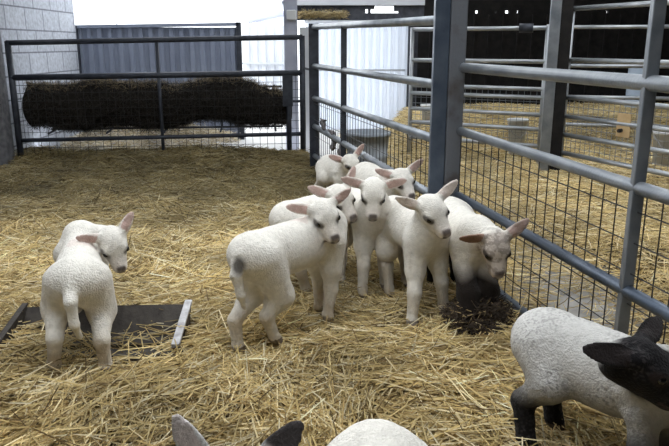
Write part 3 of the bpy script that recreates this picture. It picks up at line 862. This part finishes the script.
lamb('small white lamb farthest back, standing by the corner post',
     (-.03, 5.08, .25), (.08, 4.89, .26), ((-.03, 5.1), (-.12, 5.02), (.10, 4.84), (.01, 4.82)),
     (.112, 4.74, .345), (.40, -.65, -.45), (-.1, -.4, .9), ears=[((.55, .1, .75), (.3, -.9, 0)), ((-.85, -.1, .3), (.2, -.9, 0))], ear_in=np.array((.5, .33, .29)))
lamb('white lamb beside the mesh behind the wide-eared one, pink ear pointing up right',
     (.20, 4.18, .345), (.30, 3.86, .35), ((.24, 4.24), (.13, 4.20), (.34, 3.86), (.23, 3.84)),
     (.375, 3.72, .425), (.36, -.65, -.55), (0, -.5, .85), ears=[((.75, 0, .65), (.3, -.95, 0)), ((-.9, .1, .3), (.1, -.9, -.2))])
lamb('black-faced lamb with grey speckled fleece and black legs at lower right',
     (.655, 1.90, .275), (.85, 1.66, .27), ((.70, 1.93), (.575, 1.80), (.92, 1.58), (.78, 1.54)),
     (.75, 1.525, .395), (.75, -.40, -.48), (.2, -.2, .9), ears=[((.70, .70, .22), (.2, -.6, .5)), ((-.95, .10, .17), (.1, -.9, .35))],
     wool=np.array((.60, .585, .56)), face=(.010, .009, .010), legc=(.009, .008, .008), ear_in=np.array((.03, .024, .024)), ear_out=np.array((.014, .012, .012)), nose_c=(.01, .01, .01), specks=.5, belly=(.24, .23, .215), hs=1.08, fat=1.12, dirt_shade=0, legf=1.2, ear_s=1.15)
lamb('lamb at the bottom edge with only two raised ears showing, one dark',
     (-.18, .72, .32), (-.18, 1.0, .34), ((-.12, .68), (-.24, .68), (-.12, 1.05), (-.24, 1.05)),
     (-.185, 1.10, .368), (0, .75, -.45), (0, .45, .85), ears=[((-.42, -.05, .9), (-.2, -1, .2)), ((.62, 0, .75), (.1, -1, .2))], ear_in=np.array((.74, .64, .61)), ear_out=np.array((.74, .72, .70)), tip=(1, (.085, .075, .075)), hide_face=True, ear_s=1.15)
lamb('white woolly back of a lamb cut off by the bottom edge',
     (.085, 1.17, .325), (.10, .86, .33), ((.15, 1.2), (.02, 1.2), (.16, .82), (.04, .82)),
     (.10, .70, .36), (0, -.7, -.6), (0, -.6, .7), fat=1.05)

# ------------------------------------------------------------------ straw
N = 2600; ang = RNG.uniform(0, 2 * PI, N); rr = np.sqrt(RNG.random(N)); P = np.stack([.62 + .15 * rr * np.cos(ang), 2.72 + .14 * rr * np.sin(ang), .12 * (1 - rr ** 2) * RNG.random(N) + .005], 1)
sc = strands('soiled_straw', P, RNG.uniform(0, 6.3, N), RNG.normal(0, .5, N), RNG.uniform(.04, .11, N), RNG.uniform(.003, .006, N), np.where(RNG.random((N, 1)) < .12, np.array((.34, .25, .12)), np.array((.050, .036, .025))) * RNG.uniform(.5, 1.8, (N, 1)), M['straw'])
tag(sc, 'dark soiled straw clump between the feet of the speckled-face lamb', 'straw', None, 'stuff')
def inview(x, y): return (np.abs(x) < .53 * y + .75)
def pen(x, y):
    tro = (x > -1.36) & (x < -.60) & (y > 2.39) & (y < 2.74) & (RNG.random(len(x)) > np.where(x < -1.1, .5, .16))
    return inview(x, y) & (x < fence_x(y)) & (y < 6.95) & (x > -3.12) & ~tro
def straw_field(name, n, box, ok, L, W, lift, dark=0.0, zf=None, label=None, tilt=.16, tint_mul=1.0):
    x, y = scatter(n, *box, ok)
    N = len(x)
    yaw = flow(x, y) * .55 + RNG.normal(0, .75, N)
    near = np.ones(N)
    for fx, fy in FEET: near = np.minimum(near, np.clip((np.hypot(x - fx, (y - fy) * .8 + .03) - .05) / .07, .12, 1))
    z = (zf or hgt)(x, y) - .012 + RNG.random(N) ** 1.5 * lift * near
    T = pick_tint(N) * tint_mul
    T = T * (.86 + .22 * np.sin(5.1 * x + 2 * np.sin(3.7 * y)) * np.sin(4.3 * y + 1.5 * np.sin(2.9 * x) + 1))[:, None]
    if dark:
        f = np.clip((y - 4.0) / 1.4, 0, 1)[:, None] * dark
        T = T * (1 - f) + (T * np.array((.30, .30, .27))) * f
    Ls = RNG.uniform(*L, N); Ls *= np.where(RNG.random(N) < .12, 1.5, 1)
    P = np.stack([x, y, z], 1)
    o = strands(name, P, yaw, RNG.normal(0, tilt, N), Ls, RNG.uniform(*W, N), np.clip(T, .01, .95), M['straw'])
    tag(o, label, 'straw', None, 'stuff')
straw_field('straw_bedding', 90000, (-2.9, 1.15, .9, 4.2), pen, (.06, .24), (.003, .0062), .07, 0, None, 'loose yellow straw bedding covering the near pen floor', .24)
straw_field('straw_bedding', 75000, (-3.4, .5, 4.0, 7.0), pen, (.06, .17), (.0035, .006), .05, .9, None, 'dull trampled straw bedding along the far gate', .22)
def right(x, y):
    m = (np.abs(x) < .53 * y + 1.3) & (x > fence_x(y) + .05)
    bare = np.exp(-(((x - 1.12) / .26) ** 2 + ((y - 2.95) / .75) ** 2))
    return m & (RNG.random(len(x)) > bare * .93)
straw_field('straw_litter', 150000, (.1, 5.6, 1.2, 9.6), right, (.05, .16), (.003, .0056), .05, 0, flat, 'loose straw scattered over the floor beyond the dividing fence')
straw_field('straw_drift', 16000, (-3.2, -.9, 7.3, 8.7), lambda x, y: (((x + 2.15) / 1.0) ** 2 + ((y - 7.95) / .6) ** 2 < 1), (.06, .16), (.004, .006), .05, 0, lambda x, y: .30 * np.clip(1 - ((x + 2.15) / 1.05) ** 2 - ((y - 7.95) / .65) ** 2, 0, 1) ** .7 - .03 + .03 * np.sin(9 * x), 'pale heap of straw in the yard under the far gate', .3, np.array((.95, 1.05, 1.5)))
